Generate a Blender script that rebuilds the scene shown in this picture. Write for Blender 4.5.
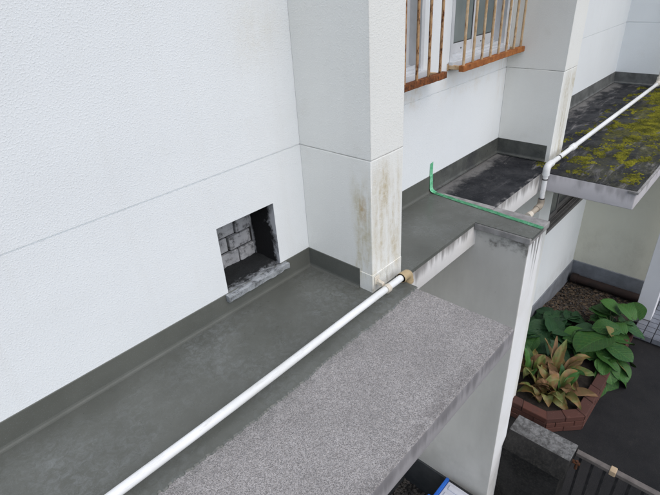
import bpy, bmesh, math, random
from mathutils import Vector, Matrix, noise
R = math.radians
random.seed(7)
scene = bpy.context.scene
for o in list(bpy.data.objects): bpy.data.objects.remove(o)

# ------------------------------------------------------------------ camera
cam_d = bpy.data.cameras.new('camera')
cam_d.sensor_fit = 'HORIZONTAL'; cam_d.sensor_width = 36.0
cam_d.lens = 36.0 * 485 / 660
cam_d.clip_start = 0.05; cam_d.clip_end = 1000
cam = bpy.data.objects.new('camera', cam_d)
scene.collection.objects.link(cam)
rot = Matrix(((0.67305683, 0.39851502, -0.62304116),
              (-0.73753351, 0.29886621, -0.60557684),
              (-0.05512552, 0.86710136, 0.49507212)))
cam.matrix_world = Matrix.Translation((0, -1.547, 1.3)) @ rot.to_4x4()
scene.camera = cam

# ------------------------------------------------------------------ world, sun, exposure
SUN_EL, SUN_AZ = R(50), R(-8)      # azimuth: from straight out of the facade (-Y) towards +X
world = bpy.data.worlds.new('World'); scene.world = world; world.use_nodes = True
wn = world.node_tree.nodes; wl = world.node_tree.links
bg = wn['Background']; bg.inputs['Strength'].default_value = 0.15
sky = wn.new('ShaderNodeTexSky'); sky.sky_type = 'NISHITA'; sky.sun_disc = False
sdir = Vector((math.sin(SUN_AZ) * math.cos(SUN_EL), -math.cos(SUN_AZ) * math.cos(SUN_EL), math.sin(SUN_EL)))
sky.sun_elevation = SUN_EL; sky.sun_rotation = math.atan2(sdir.x, sdir.y)
sky.air_density = 1.0; sky.dust_density = 2.0; sky.ozone_density = 1.0
wl.new(sky.outputs[0], bg.inputs['Color'])
sun_d = bpy.data.lights.new('sun', 'SUN'); sun_d.energy = 1.4; sun_d.angle = R(85); sun_d.color = (1.0, 0.975, 0.94)
sun = bpy.data.objects.new('sun', sun_d); scene.collection.objects.link(sun)
sun.rotation_euler = sdir.to_track_quat('Z', 'Y').to_euler()
scene.view_settings.view_transform = 'Standard'; scene.view_settings.look = 'None'
scene.view_settings.exposure = 0.16; scene.view_settings.gamma = 1.0
scene.view_settings.use_curve_mapping = False

# ------------------------------------------------------------------ material helper
class Mat:
    def __init__(s, name, rough=0.8, spec=0.3):
        s.m = bpy.data.materials.new(name); s.m.use_nodes = True
        s.nt = s.m.node_tree; s.b = s.nt.nodes['Principled BSDF']
        s.b.inputs['Roughness'].default_value = rough
        s.b.inputs['Specular IOR Level'].default_value = spec
        s.tc = s.nt.nodes.new('ShaderNodeTexCoord').outputs['Object']
        s.last_bump = None
    def link(s, a, b): s.nt.links.new(a, b)
    def coords(s, scale=(1, 1, 1), rnd=False):
        mp = s.nt.nodes.new('ShaderNodeMapping'); s.link(s.tc, mp.inputs['Vector'])
        mp.inputs['Scale'].default_value = scale
        if rnd:
            oi = s.nt.nodes.new('ShaderNodeObjectInfo'); mm = s.nt.nodes.new('ShaderNodeMath'); mm.operation = 'MULTIPLY'
            s.link(oi.outputs['Random'], mm.inputs[0]); mm.inputs[1].default_value = 37
            cx = s.nt.nodes.new('ShaderNodeCombineXYZ')
            for k in range(3): s.link(mm.outputs[0], cx.inputs[k])
            s.link(cx.outputs[0], mp.inputs['Location'])
        return mp.outputs[0]
    def noise(s, scale=5, detail=4, rough=0.55, co=None, dist=0.0):
        n = s.nt.nodes.new('ShaderNodeTexNoise'); n.inputs['Scale'].default_value = scale
        n.inputs['Detail'].default_value = detail; n.inputs['Roughness'].default_value = rough
        n.inputs['Distortion'].default_value = dist
        s.link(co if co is not None else s.tc, n.inputs['Vector']); return n.outputs['Fac']
    def voro(s, scale=5, feat='F1', co=None, out='Distance'):
        n = s.nt.nodes.new('ShaderNodeTexVoronoi'); n.feature = feat; n.inputs['Scale'].default_value = scale
        s.link(co if co is not None else s.tc, n.inputs['Vector']); return n.outputs[out]
    def ramp(s, fac, lo, hi, a=0.0, b=1.0):
        n = s.nt.nodes.new('ShaderNodeMapRange'); n.interpolation_type = 'SMOOTHSTEP'
        s.link(fac, n.inputs[0]); n.inputs[1].default_value = lo; n.inputs[2].default_value = hi
        n.inputs[3].default_value = a; n.inputs[4].default_value = b; return n.outputs[0]
    def math(s, op, a, b=0.0):
        n = s.nt.nodes.new('ShaderNodeMath'); n.operation = op
        for i, v in enumerate((a, b)):
            if isinstance(v, (int, float)): n.inputs[i].default_value = v
            else: s.link(v, n.inputs[i])
        return n.outputs[0]
    def axis(s, k):
        n = s.nt.nodes.new('ShaderNodeSeparateXYZ'); s.link(s.tc, n.inputs[0]); return n.outputs[k]
    def box(s, k, lo, hi, soft):           # smooth window along one axis
        a = s.axis(k)
        return s.math('MULTIPLY', s.ramp(a, lo - soft, lo + soft), s.ramp(a, hi - soft, hi + soft, 1.0, 0.0))
    def mix(s, fac, a, b):
        n = s.nt.nodes.new('ShaderNodeMix'); n.data_type = 'RGBA'
        if isinstance(fac, (int, float)): n.inputs[0].default_value = fac
        else: s.link(fac, n.inputs[0])
        for i, v in ((6, a), (7, b)):
            if isinstance(v, tuple): n.inputs[i].default_value = (*v, 1)
            else: s.link(v, n.inputs[i])
        return n.outputs[2]
    def rand(s):
        return s.nt.nodes.new('ShaderNodeObjectInfo').outputs['Random']
    def color(s, c):
        if isinstance(c, tuple): s.b.inputs['Base Color'].default_value = (*c, 1)
        else: s.link(c, s.b.inputs['Base Color'])
        return s
    def rough(s, r): s.link(r, s.b.inputs['Roughness']); return s
    def bump(s, h, strength=0.3, dist=0.003):
        n = s.nt.nodes.new('ShaderNodeBump'); n.inputs['Strength'].default_value = strength
        n.inputs['Distance'].default_value = dist; s.link(h, n.inputs['Height'])
        if s.last_bump: s.link(s.last_bump, n.inputs['Normal'])
        s.last_bump = n.outputs[0]; s.link(n.outputs[0], s.b.inputs['Normal']); return s

def stucco(M, k=1.0):
    v = M.noise(185, 2, 0.5); M.bump(M.ramp(v, 0.45, 0.75), 0.38 * k, 0.0018)
    M.bump(M.noise(60, 2, 0.5), 0.12 * k, 0.0020)
    M.bump(M.noise(3.0, 2, 0.5), 0.10 * k, 0.02)

def mk_paint(name, base=(0.775, 0.805, 0.815), stains=(), grime=0.10):
    M = Mat(name, 0.62, 0.3)
    c = M.mix(M.ramp(M.noise(1.7, 5, 0.6), 0.35, 0.75, 0, 1), base, tuple(x * 0.955 for x in base))
    c = M.mix(M.ramp(M.noise(7, 5, 0.65), 0.56, 0.80, 0, grime), c, (0.52, 0.49, 0.40))
    c = M.mix(M.ramp(M.noise(140, 2, 0.5), 0.60, 0.78, 0, 0.10), c, (0.55, 0.55, 0.53))
    c = M.mix(M.ramp(M.noise(1.0, 4, 0.6, M.coords((14, 14, 0.8))), 0.52, 0.78, 0, 0.10), c, (0.60, 0.585, 0.53))
    c = M.mix(M.ramp(M.noise(1.0, 2, 0.5, M.coords((3.2, 3.2, 1.1))), 0.40, 0.62, 0, 0.22), c, tuple(x * 0.95 for x in base))
    for fn in stains:
        c = fn(M, c)
    stucco(M); return M.color(c).m

def stain(boxes, col, amt, sc=(26, 26, 5), lo=0.40, hi=0.70):
    def f(M, c):
        k = None
        for ax, a, b, s in boxes:
            q = M.box(ax, a, b, s); k = q if k is None else M.math('MULTIPLY', k, q)
        n = M.ramp(M.noise(1.0, 5, 0.62, M.coords(sc)), lo, hi)
        n2 = M.ramp(M.noise(45, 3, 0.6), 0.3, 0.65, 0.45, 1)
        return M.mix(M.math('MULTIPLY', M.math('MULTIPLY', M.math('MULTIPLY', n, n2), k), amt), c, col)
    return f

paint = mk_paint('white_wall_paint', stains=[
    stain([(0, 1.15, 1.40, 0.14), (2, 1.02, 1.22, 0.09)], (0.60, 0.55, 0.42), 0.30, (6, 6, 6), 0.2, 0.7),
    stain([(0, 2.05, 2.45, 0.03), (2, 0.60, 0.735, 0.04)], (0.55, 0.43, 0.25), 0.5, (9, 9, 7), 0.42, 0.7),
    stain([(0, 2.6, 3.3, 0.06), (2, 0.55, 0.73, 0.05)], (0.60, 0.50, 0.34), 0.25, (9, 9, 7), 0.45, 0.7),
    stain([(0, 3.38, 3.51, 0.02), (2, 0.45, 0.75, 0.08)], (0.55, 0.42, 0.25), 0.4, (40, 40, 3), 0.4, 0.7),
    stain([(2, -2.4, -2.2, 0.16)], (0.33, 0.31, 0.25), 0.35, (9, 9, 4), 0.3, 0.7)])
paint_pillar = mk_paint('pillar_paint', (0.805, 0.81, 0.77), stains=[
    stain([(1, -0.5, -0.385, 0.008), (2, 0.05, 0.60, 0.06), (0, 1.46, 1.64, 0.04)], (0.50, 0.43, 0.28), 0.90, (24, 24, 4), 0.36, 0.72),
    stain([(1, -0.40, -0.30, 0.03), (2, 0.05, 0.55, 0.08), (0, 1.4, 1.46, 0.02)], (0.48, 0.42, 0.24), 0.75, (24, 24, 5), 0.36, 0.72),
    stain([(1, -0.37, -0.34, 0.012), (2, 0.36, 0.46, 0.03), (0, 1.4, 1.46, 0.02)], (0.46, 0.30, 0.12), 0.8, (40, 40, 14), 0.3, 0.6),
    stain([(1, -0.5, -0.395, 0.005), (2, -0.1, 0.09, 0.03)], (0.30, 0.28, 0.22), 0.6, (40, 40, 12), 0.42, 0.7),
    stain([(1, -0.5, -0.395, 0.004), (2, 0.0, 0.6, 0.08), (0, 3.55, 3.8, 0.03)], (0.42, 0.35, 0.20), 0.7, (26, 26, 3), 0.38, 0.7)], grime=0.16)
paint_cream = mk_paint('cream_wall_paint', (0.72, 0.71, 0.60), stains=[
    stain([(2, -2.45, -1.9, 0.35)], (0.42, 0.40, 0.32), 0.5, (5, 5, 3), 0.3, 0.75)], grime=0.25)

def mk_dirty(name, base, dirt, top, length, amt=0.9, freq=38):
    """painted concrete edge with drip stains that start at its top edge"""
    M = Mat(name, 0.75, 0.25)
    z = M.axis(2)
    st = M.math('ADD', M.math('MULTIPLY', M.noise(1.0, 4, 0.62, M.coords((freq, freq, 2.0))), 0.6), M.math('MULTIPLY', M.noise(1.0, 3, 0.6, M.coords((7, 7, 1.0))), 0.42))
    reach = M.ramp(z, top - length, top, 0.0, 1.0)
    thr = M.math('ADD', st, M.math('MULTIPLY', reach, 0.36))
    k = M.ramp(thr, 0.66, 0.92, 0, amt)
    bl = M.ramp(M.noise(9, 5, 0.65), 0.5, 0.8, 0, 0.4)
    c = M.mix(bl, base, tuple(b * 0.62 for b in base))
    c = M.mix(k, c, dirt)
    M.color(c); stucco(M, 0.6); return M.m

edge_white = mk_dirty('dirty_white_edge', (0.70, 0.69, 0.67), (0.11, 0.10, 0.09), 0.0, 0.15, 0.75, 26)
edge_gran = mk_dirty('granule_canopy_edge', (0.335, 0.322, 0.328), (0.12, 0.115, 0.118), -0.02, 0.10, 0.7, 24)
edge_grey = mk_dirty('dirty_grey_edge', (0.56, 0.54, 0.55), (0.13, 0.12, 0.12), 0.0, 0.14, 0.45, 14)

def mk_fin():
    M = Mat('partition_paint', 0.7, 0.25)
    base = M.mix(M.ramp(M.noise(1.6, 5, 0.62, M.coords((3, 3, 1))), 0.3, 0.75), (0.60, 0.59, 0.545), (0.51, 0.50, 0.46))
    z = M.axis(2)
    st = M.noise(1.0, 3, 0.55, M.coords((44, 44, 1.2)))
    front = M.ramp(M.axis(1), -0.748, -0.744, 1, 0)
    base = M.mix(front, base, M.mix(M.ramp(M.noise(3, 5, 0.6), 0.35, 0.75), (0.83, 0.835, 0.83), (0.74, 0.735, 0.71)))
    reach = M.ramp(z, -0.42, -0.02, 0, 1)
    k1 = M.math('MULTIPLY', M.ramp(M.math('ADD', st, M.math('MULTIPLY', reach, 0.26)), 0.64, 0.84, 0, 0.9), front)
    c = M.mix(k1, base, (0.09, 0.085, 0.08))
    reach2 = M.ramp(z, -0.26, -0.02, 0, 1)
    near = M.ramp(M.axis(1), -0.76, -0.60, 1.0, 0.55)
    k2 = M.math('MULTIPLY', M.ramp(M.math('ADD', M.noise(13, 5, 0.65), M.math('MULTIPLY', M.math('MULTIPLY', reach2, near), 0.4)), 0.66, 0.95, 0, 0.9),
                M.math('SUBTRACT', 1.0, front))
    c = M.mix(k2, c, (0.10, 0.09, 0.08))
    low = M.ramp(M.math('ADD', M.noise(5, 5, 0.6), M.ramp(z, -2.35, -1.7, 0.35, 0)), 0.6, 0.95, 0, 0.35)
    c = M.mix(low, c, (0.36, 0.35, 0.32))
    M.color(c); stucco(M, 0.5); return M.m
fin_paint = mk_fin()

def mk_coating(name='grey_urethane_coating', chalk=0.40, dark=False):
    M = Mat(name, 0.42, 0.35)
    a, b = ((0.088, 0.092, 0.080), (0.110, 0.115, 0.101))
    c = M.mix(M.ramp(M.noise(3.2, 5, 0.6), 0.3, 0.7), a, b)
    # chalky smeared patches
    p = M.math('MULTIPLY', M.ramp(M.noise(2.0, 5, 0.6, dist=0.4), 0.36, 0.72), M.ramp(M.noise(34, 8, 0.82, dist=0.9), 0.38, 0.74))
    c = M.mix(M.math('MULTIPLY', p, chalk), c, (0.30, 0.325, 0.335))
    c = M.mix(M.ramp(M.noise(420, 2, 0.5), 0.62, 0.75, 0, 0.35), c, (0.26, 0.28, 0.29))
    if dark: c = M.mix(M.ramp(M.noise(6, 5, 0.65), 0.35, 0.7, 0.15, 0.85), c, (0.040, 0.042, 0.045))
    M.color(c); M.rough(M.ramp(M.noise(9, 4, 0.6), 0.3, 0.75, *((0.5, 0.7) if chalk < 0.1 else (0.24, 0.44))))
    M.bump(M.noise(38, 4, 0.6, dist=0.8), 0.14, 0.003); M.bump(M.noise(300, 2), 0.12, 0.001)
    return M.m
coat = mk_coating(); coat_wall = mk_coating('grey_urethane_upstand', 0.06); coat_dirty = mk_coating('weathered_upstand', 0.3, True)

def mk_granule():
    M = Mat('mineral_granule_roofing', 0.95, 0.2)
    v = M.voro(330, out='Color')
    s = M.nt.nodes.new('ShaderNodeSeparateColor'); M.link(v, s.inputs[0])
    g = M.ramp(s.outputs[0], 0.0, 1.0)
    c = M.mix(g, (0.270, 0.256, 0.248), (0.435, 0.415, 0.405))
    c = M.mix(M.ramp(s.outputs[1], 0.82, 0.98, 0, 0.5), c, (0.12, 0.112, 0.108))
    c = M.mix(M.ramp(M.noise(48, 5, 0.75), 0.45, 0.75, 0, 0.40), c, (0.165, 0.163, 0.162))
    c = M.mix(M.ramp(M.noise(2.2, 6, 0.7), 0.4, 0.7, 0, 0.40), c, (0.19, 0.182, 0.175))
    c = M.mix(M.math('MULTIPLY', M.ramp(M.axis(1), -0.985, -0.94, 0.5, 0.0), M.ramp(M.noise(12, 6, 0.7), 0.35, 0.7)), c, (0.13, 0.12, 0.115))
    c = M.mix(M.math('MULTIPLY', M.ramp(M.axis(1), -0.62, -0.55, 0.0, 0.35), M.ramp(M.noise(20, 6, 0.75), 0.40, 0.62)), c, (0.12, 0.125, 0.115))
    M.color(c)
    M.bump(M.ramp(M.voro(330), 0.0, 0.6, 1, 0), 0.8, 0.003); M.bump(M.noise(60, 4, 0.7), 0.25, 0.004)
    return M.m
granule = mk_granule()

def mk_blackslab(name, lich=0.35, mossy=False):
    M = Mat(name, 0.9, 0.15)
    c = M.mix(M.ramp(M.noise(6, 6, 0.68), 0.3, 0.72), (0.011, 0.012, 0.015), (0.040, 0.041, 0.044))
    c = M.mix(M.ramp(M.noise(4.5, 7, 0.76, M.coords((0.55, 2.2, 1)), dist=0.7), 0.50 if mossy else 0.54, 0.74, 0, lich), c, (0.24, 0.23, 0.225))
    c = M.mix(M.ramp(M.noise(60, 4, 0.7), 0.60, 0.74, 0, 0.45), c, (0.25, 0.24, 0.24))
    # dust washed to the foot of the walls
    d = M.ramp(M.math('ADD', M.axis(1), M.math('MULTIPLY', M.math('SUBTRACT', M.noise(5, 6, 0.7), 0.5), 0.34)), -0.12, -0.03, 0, 0.7)
    c = M.mix(d, c, (0.25, 0.245, 0.235))
    if not mossy: c = M.mix(M.math('MULTIPLY', M.ramp(M.noise(8, 6, 0.75), 0.45, 0.65), M.ramp(M.axis(1), -0.425, -0.405, 0.8, 0.0)), c, (0.30, 0.29, 0.28))
    if mossy:
        k = M.math('MULTIPLY', M.math('MULTIPLY', M.ramp(M.axis(1), -0.46, -0.60, 0, 1), M.ramp(M.axis(0), 3.7, 4.8, 0.25, 1)), M.ramp(M.noise(4, 7, 0.75, M.coords((0.8, 1.6, 1))), 0.38, 0.58))
        c = M.mix(M.math('MULTIPLY', k, 0.85), c, M.mix(M.ramp(M.noise(30, 5, 0.7), 0.35, 0.65), (0.040, 0.042, 0.012), (0.13, 0.125, 0.018)))
    M.color(c); M.rough(M.ramp(M.noise(5, 3), 0.35, 0.65, 0.55, 0.95))
    M.bump(M.noise(70, 5, 0.7), 0.6, 0.006); return M.m
black_slab = mk_blackslab('soot_black_slab', 0.30)
moss_slab = mk_blackslab('weathered_mossy_slab', 0.95, True)

def mk_simple(name, a, b, sc=8, rough=0.7, bump=0.3, bsc=60, spec=0.3, rnd=False, metal=0.0):
    M = Mat(name, rough, spec); co = M.coords(rnd=True) if rnd else None
    c = M.mix(M.ramp(M.noise(sc, 5, 0.62, co), 0.32, 0.7), a, b); M.color(c)
    M.b.inputs['Metallic'].default_value = metal
    M.bump(M.noise(bsc, 4, 0.6, co), bump, 0.003); return M.m

concrete = mk_simple('bare_concrete', (0.34, 0.33, 0.32), (0.19, 0.185, 0.18), 12, 0.9, 0.5, 120)
def mk_pvc():
    M = Mat('white_pvc', 0.34, 0.45)
    c = M.mix(M.ramp(M.noise(4, 5, 0.6), 0.35, 0.7), (0.79, 0.80, 0.80), (0.68, 0.69, 0.67))
    c = M.mix(M.ramp(M.noise(1.0, 6, 0.75, M.coords((9, 60, 60))), 0.52, 0.72, 0, 0.45), c, (0.42, 0.40, 0.35))
    M.color(c); M.rough(M.ramp(M.noise(12, 4), 0.3, 0.7, 0.3, 0.55)); M.bump(M.noise(50, 3), 0.05, 0.002); return M.m
pvc = mk_pvc()
pvc_old = mk_simple('yellowed_pvc', (0.72, 0.68, 0.60), (0.60, 0.54, 0.44), 9, 0.4, 0.05, 40, 0.45)
pvc_beige = mk_simple('beige_pvc', (0.50, 0.39, 0.24), (0.42, 0.32, 0.18), 9, 0.4, 0.08, 60, 0.45)
pvc_brown = mk_simple('dusty_beige_pvc', (0.42, 0.37, 0.30), (0.30, 0.26, 0.21), 14, 0.6, 0.1, 60)
band = mk_simple('dark_pipe_band', (0.05, 0.05, 0.05), (0.09, 0.08, 0.075), 20, 0.6, 0.1)

def mk_rust(name, lo, hi, pal):
    M = Mat(name, 0.85, 0.25)
    old = M.mix(M.ramp(M.noise(22, 5, 0.65), 0.3, 0.7), *pal)
    fl = M.ramp(M.noise(55, 5, 0.7, M.coords((1, 1, 0.45))), lo, hi)
    c = M.mix(fl, old, M.mix(M.ramp(M.noise(70, 4, 0.7), 0.35, 0.65), (0.20, 0.070, 0.022), (0.055, 0.024, 0.014)))
    M.color(c); M.bump(M.noise(130, 4, 0.7), 0.7, 0.003); return M.m
rust_bar = mk_rust('rusting_bar_paint', 0.46, 0.62, ((0.50, 0.33, 0.18), (0.38, 0.21, 0.10)))
rust_bar2 = mk_rust('faded_bar_paint', 0.52, 0.72, ((0.58, 0.45, 0.30), (0.44, 0.28, 0.14)))
rust_rail_dark = mk_rust('deeply_rusted_rail', 0.34, 0.58, ((0.30, 0.105, 0.034), (0.16, 0.055, 0.022)))
rust_rail = mk_rust('rusted_rail', 0.50, 0.75, ((0.40, 0.155, 0.045), (0.26, 0.088, 0.028)))
alu = mk_simple('anodised_aluminium', (0.62, 0.64, 0.66), (0.52, 0.54, 0.56), 6, 0.38, 0.04, 40, 0.5)
gasket = mk_simple('window_gasket', (0.05, 0.05, 0.052), (0.08, 0.08, 0.08), 9, 0.7, 0.1)
def mk_glass():
    M = Mat('frosted_window_glass', 0.16, 0.5)
    M.color(M.mix(M.ramp(M.noise(2.5, 3), 0.3, 0.7), (0.13, 0.165, 0.165), (0.20, 0.235, 0.23)))
    M.bump(M.voro(160), 0.12, 0.001); M.b.inputs['Coat Weight'].default_value = 0.3; return M.m
glass = mk_glass()

def mk_tape():
    M = Mat('green_masking_tape', 0.55, 0.3)
    M.color(M.mix(M.ramp(M.noise(40, 5, 0.7), 0.35, 0.68), (0.10, 0.42, 0.21), (0.26, 0.62, 0.40))); M.bump(M.noise(90, 4, 0.7), 0.8, 0.003); return M.m
tape_m = mk_tape()

def mk_block():
    M = Mat('painted_block', 0.85, 0.2)
    co = M.coords(rnd=True)
    c = M.mix(M.ramp(M.noise(9, 5, 0.6, co), 0.3, 0.75), (0.46, 0.47, 0.49), (0.34, 0.35, 0.37))
    c = M.mix(M.ramp(M.noise(28, 5, 0.7, co), 0.46, 0.70, 0, 0.9), c, (0.05, 0.05, 0.05))
    M.color(c); M.bump(M.noise(90, 4, 0.7, co), 0.6, 0.004); return M.m
block_m = mk_block()
def mk_mould():
    M = Mat('mouldy_mortar', 0.9, 0.2)
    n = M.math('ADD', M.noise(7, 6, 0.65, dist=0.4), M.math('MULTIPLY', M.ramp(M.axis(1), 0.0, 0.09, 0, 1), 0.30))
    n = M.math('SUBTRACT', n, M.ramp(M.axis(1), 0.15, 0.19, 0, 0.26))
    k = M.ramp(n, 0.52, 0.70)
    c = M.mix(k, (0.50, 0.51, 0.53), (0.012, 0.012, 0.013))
    M.color(c); M.bump(M.noise(60, 5, 0.7), 0.7, 0.006); return M.m
mould = mk_mould()
def mk_sillm():
    M = Mat('patchy_sill_mortar', 0.85, 0.25)
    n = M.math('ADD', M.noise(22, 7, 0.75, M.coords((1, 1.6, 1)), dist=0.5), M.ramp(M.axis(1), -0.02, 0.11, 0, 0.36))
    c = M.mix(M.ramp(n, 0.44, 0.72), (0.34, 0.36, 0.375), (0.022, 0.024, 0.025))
    M.color(c); M.bump(M.noise(70, 5, 0.7), 0.8, 0.008); return M.m
sill_m = mk_sillm()
soot = mk_simple('soot_mortar', (0.014, 0.014, 0.015), (0.05, 0.05, 0.05), 20, 0.95, 0.6)

skirt_m = mk_simple('grey_skirting_mortar', (0.22, 0.235, 0.255), (0.15, 0.16, 0.175), 5, 0.8, 0.3, 90)
skirt_dark = mk_simple('dark_skirting_mortar', (0.030, 0.034, 0.037), (0.055, 0.058, 0.060), 5, 0.8, 0.3, 90)
def mk_asphalt():
    M = Mat('dark_asphalt', 0.9, 0.25)
    c = M.mix(M.ramp(M.noise(1.6, 5, 0.65), 0.3, 0.72), (0.013, 0.013, 0.014), (0.026, 0.025, 0.025))
    c = M.mix(M.ramp(M.noise(170, 3, 0.6), 0.58, 0.75, 0, 0.6), c, (0.085, 0.083, 0.082))
    c = M.mix(M.ramp(M.noise(6, 5, 0.7), 0.58, 0.8, 0, 0.4), c, (0.07, 0.065, 0.058))
    M.color(c); M.bump(M.noise(190, 3, 0.7), 0.8, 0.006); return M.m
asphalt = mk_asphalt()
soil_m = mk_simple('dark_soil', (0.022, 0.018, 0.015), (0.055, 0.045, 0.036), 14, 0.95, 0.9, 90)
gravel_m = mk_simple('dark_gravel', (0.035, 0.034, 0.033), (0.11, 0.10, 0.09), 22, 0.9, 0.4, 120)
litter_m = mk_simple('leaf_litter', (0.16, 0.115, 0.075), (0.045, 0.038, 0.032), 19, 0.9, 0.4, 120)
def mk_brick():
    M = Mat('red_brick', 0.85, 0.25)
    co = M.coords(rnd=True)
    c = M.mix(M.rand(), (0.108, 0.046, 0.035), (0.080, 0.038, 0.031))
    c = M.mix(M.ramp(M.noise(16, 5, 0.7, co), 0.5, 0.75, 0, 0.65), c, (0.060, 0.040, 0.036))
    c = M.mix(M.ramp(M.noise(40, 4, 0.7, co), 0.60, 0.75, 0, 0.4), c, (0.24, 0.13, 0.10))
    M.color(c); M.bump(M.noise(90, 4, 0.7, co), 0.6, 0.003); return M.m
brick_m = mk_brick()
mortar_m = mk_simple('brick_mortar', (0.075, 0.050, 0.042), (0.050, 0.038, 0.032), 20, 0.95, 0.5)
tile_m = mk_simple('grey_step_tile', (0.19, 0.20, 0.22), (0.135, 0.14, 0.155), 6, 0.5, 0.15, 90, 0.4, True)
grout_m = mk_simple('dark_tile_grout', (0.045, 0.046, 0.05), (0.07, 0.07, 0.075), 12, 0.9, 0.3)
terra = mk_simple('old_clay_edging', (0.036, 0.022, 0.018), (0.022, 0.016, 0.014), 9, 0.8, 0.4, 70)
def mk_cap(name, pale):
    M = Mat(name, 0.92, 0.2)
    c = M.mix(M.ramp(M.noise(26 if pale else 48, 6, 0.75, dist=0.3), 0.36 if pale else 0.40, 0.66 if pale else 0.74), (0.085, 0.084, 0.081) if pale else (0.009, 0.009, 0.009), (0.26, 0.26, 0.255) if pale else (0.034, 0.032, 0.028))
    c = M.mix(M.ramp(M.noise(4, 4, 0.6), 0.4, 0.7, 0, 0.4), c, (0.05, 0.048, 0.045))
    M.color(c); M.bump(M.noise(80, 5, 0.7), 0.8, 0.006); return M.m
cap_top_m = mk_cap('lichen_cap_stone', True)
wall_black = mk_cap('blackened_block_wall', False)
iron = mk_simple('black_iron', (0.018, 0.018, 0.019), (0.035, 0.033, 0.032), 15, 0.6, 0.2)
rail_m = mk_simple('weathered_rail', (0.17, 0.15, 0.135), (0.10, 0.088, 0.08), 11, 0.6, 0.2)
tan = mk_simple('tan_plastic', (0.50, 0.38, 0.25), (0.42, 0.31, 0.19), 9, 0.6, 0.1)
white_plastic = mk_simple('white_plastic', (0.62, 0.64, 0.70), (0.52, 0.54, 0.60), 6, 0.45, 0.1)
blue_plastic = mk_simple('blue_plastic', (0.02, 0.11, 0.50), (0.03, 0.15, 0.58), 6, 0.4, 0.1)
def mk_moss():
    M = Mat('moss', 0.95, 0.1)
    c = M.mix(M.ramp(M.noise(7, 6, 0.7), 0.34, 0.66), (0.050, 0.052, 0.011), (0.215, 0.205, 0.020))
    c = M.mix(M.ramp(M.noise(60, 4, 0.7), 0.5, 0.72, 0, 0.6), c, (0.035, 0.032, 0.012))
    M.color(c); M.bump(M.noise(260, 3, 0.7), 0.8, 0.004); return M.m
moss_m = mk_moss()
def mk_leaf(name, a, b, c2, amt, rough=0.50, nsc=14):
    M = Mat(name, rough, 0.28); co = M.coords(rnd=True)
    c = M.mix(M.rand(), a, b)
    c = M.mix(M.ramp(M.noise(nsc, 4, 0.6, co), 0.40, 0.66, 0, amt), c, c2)
    ax = M.axis(1)
    rib = M.ramp(M.math('ABSOLUTE', ax), 0.0, 0.02, 0.5, 0.0)
    c = M.mix(rib, c, tuple(min(1, 1.7 * x + 0.02) for x in b))
    vein = M.math('SINE', M.math('MULTIPLY', M.math('SUBTRACT', M.axis(0), M.math('MULTIPLY', M.math('ABSOLUTE', ax), 0.9)), 48.0))
    c = M.mix(M.ramp(vein, 0.80, 1.0, 0, 0.30), c, tuple(min(1, 1.5 * x + 0.012) for x in b))
    M.color(c); M.bump(M.ramp(vein, 0.6, 1.0, 1, 0), 0.35, 0.006)
    M.bump(M.noise(55, 3, 0.5, co), 0.4, 0.004); return M.m
leaf_green = mk_leaf('broad_green_leaf', (0.014, 0.060, 0.016), (0.042, 0.128, 0.024), (0.070, 0.125, 0.025), 0.5)
leaf_dark = mk_leaf('dark_green_leaf', (0.008, 0.034, 0.014), (0.018, 0.062, 0.022), (0.035, 0.075, 0.020), 0.4)
leaf_yel = mk_leaf('yellowing_leaf', (0.080, 0.115, 0.028), (0.135, 0.150, 0.045), (0.22, 0.115, 0.045), 0.9, 0.5, 9)
leaf_brown = mk_leaf('withered_brown_leaf', (0.14, 0.068, 0.032), (0.22, 0.130, 0.068), (0.10, 0.075, 0.028), 0.8, 0.75, 10)
stem_m = mk_simple('leaf_stalk', (0.045, 0.085, 0.025), (0.075, 0.10, 0.035), 12, 0.6, 0.1)

# ------------------------------------------------------------------ object helpers
col = scene.collection
def obj(name, bm, mat, parent=None, smooth=False):
    me = bpy.data.meshes.new(name)
    bmesh.ops.recalc_face_normals(bm, faces=bm.faces[:])
    bm.to_mesh(me); bm.free()
    return link(name, me, mat, parent, smooth)
def link(name, me, mat, parent=None, smooth=False):
    for m in (mat if isinstance(mat, (list, tuple)) else [mat]):
        if m and len(me.materials) < (len(mat) if isinstance(mat, (list, tuple)) else 1): me.materials.append(m)
    o = bpy.data.objects.new(name, me); col.objects.link(o)
    if smooth:
        me.shade_smooth()
        me.set_sharp_from_angle(angle=R(20))
    if parent: attach(o, parent)
    return o
def wloc(o):
    p = Vector(o.location)
    q = o.parent
    while q: p += q.location; q = q.parent
    return p
def attach(o, parent):                      # keep world coordinates (parents are only translated)
    o.location = Vector(o.location) - world_of(parent)
    o.parent = parent
def world_of(o):
    p = Vector((0, 0, 0))
    while o: p += Vector(o.location); o = o.parent
    return p
def tag(o, label=None, cat=None, group=None, kind=None):
    if label: o['label'] = label
    if cat: o['category'] = cat
    if group: o['group'] = group
    if kind: o['kind'] = kind
    return o
def thing(name, loc, label, cat, group=None):
    e = bpy.data.objects.new(name, None); e.empty_display_size = 0.1; e.location = loc; col.objects.link(e)
    return tag(e, label, cat, group)
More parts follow.
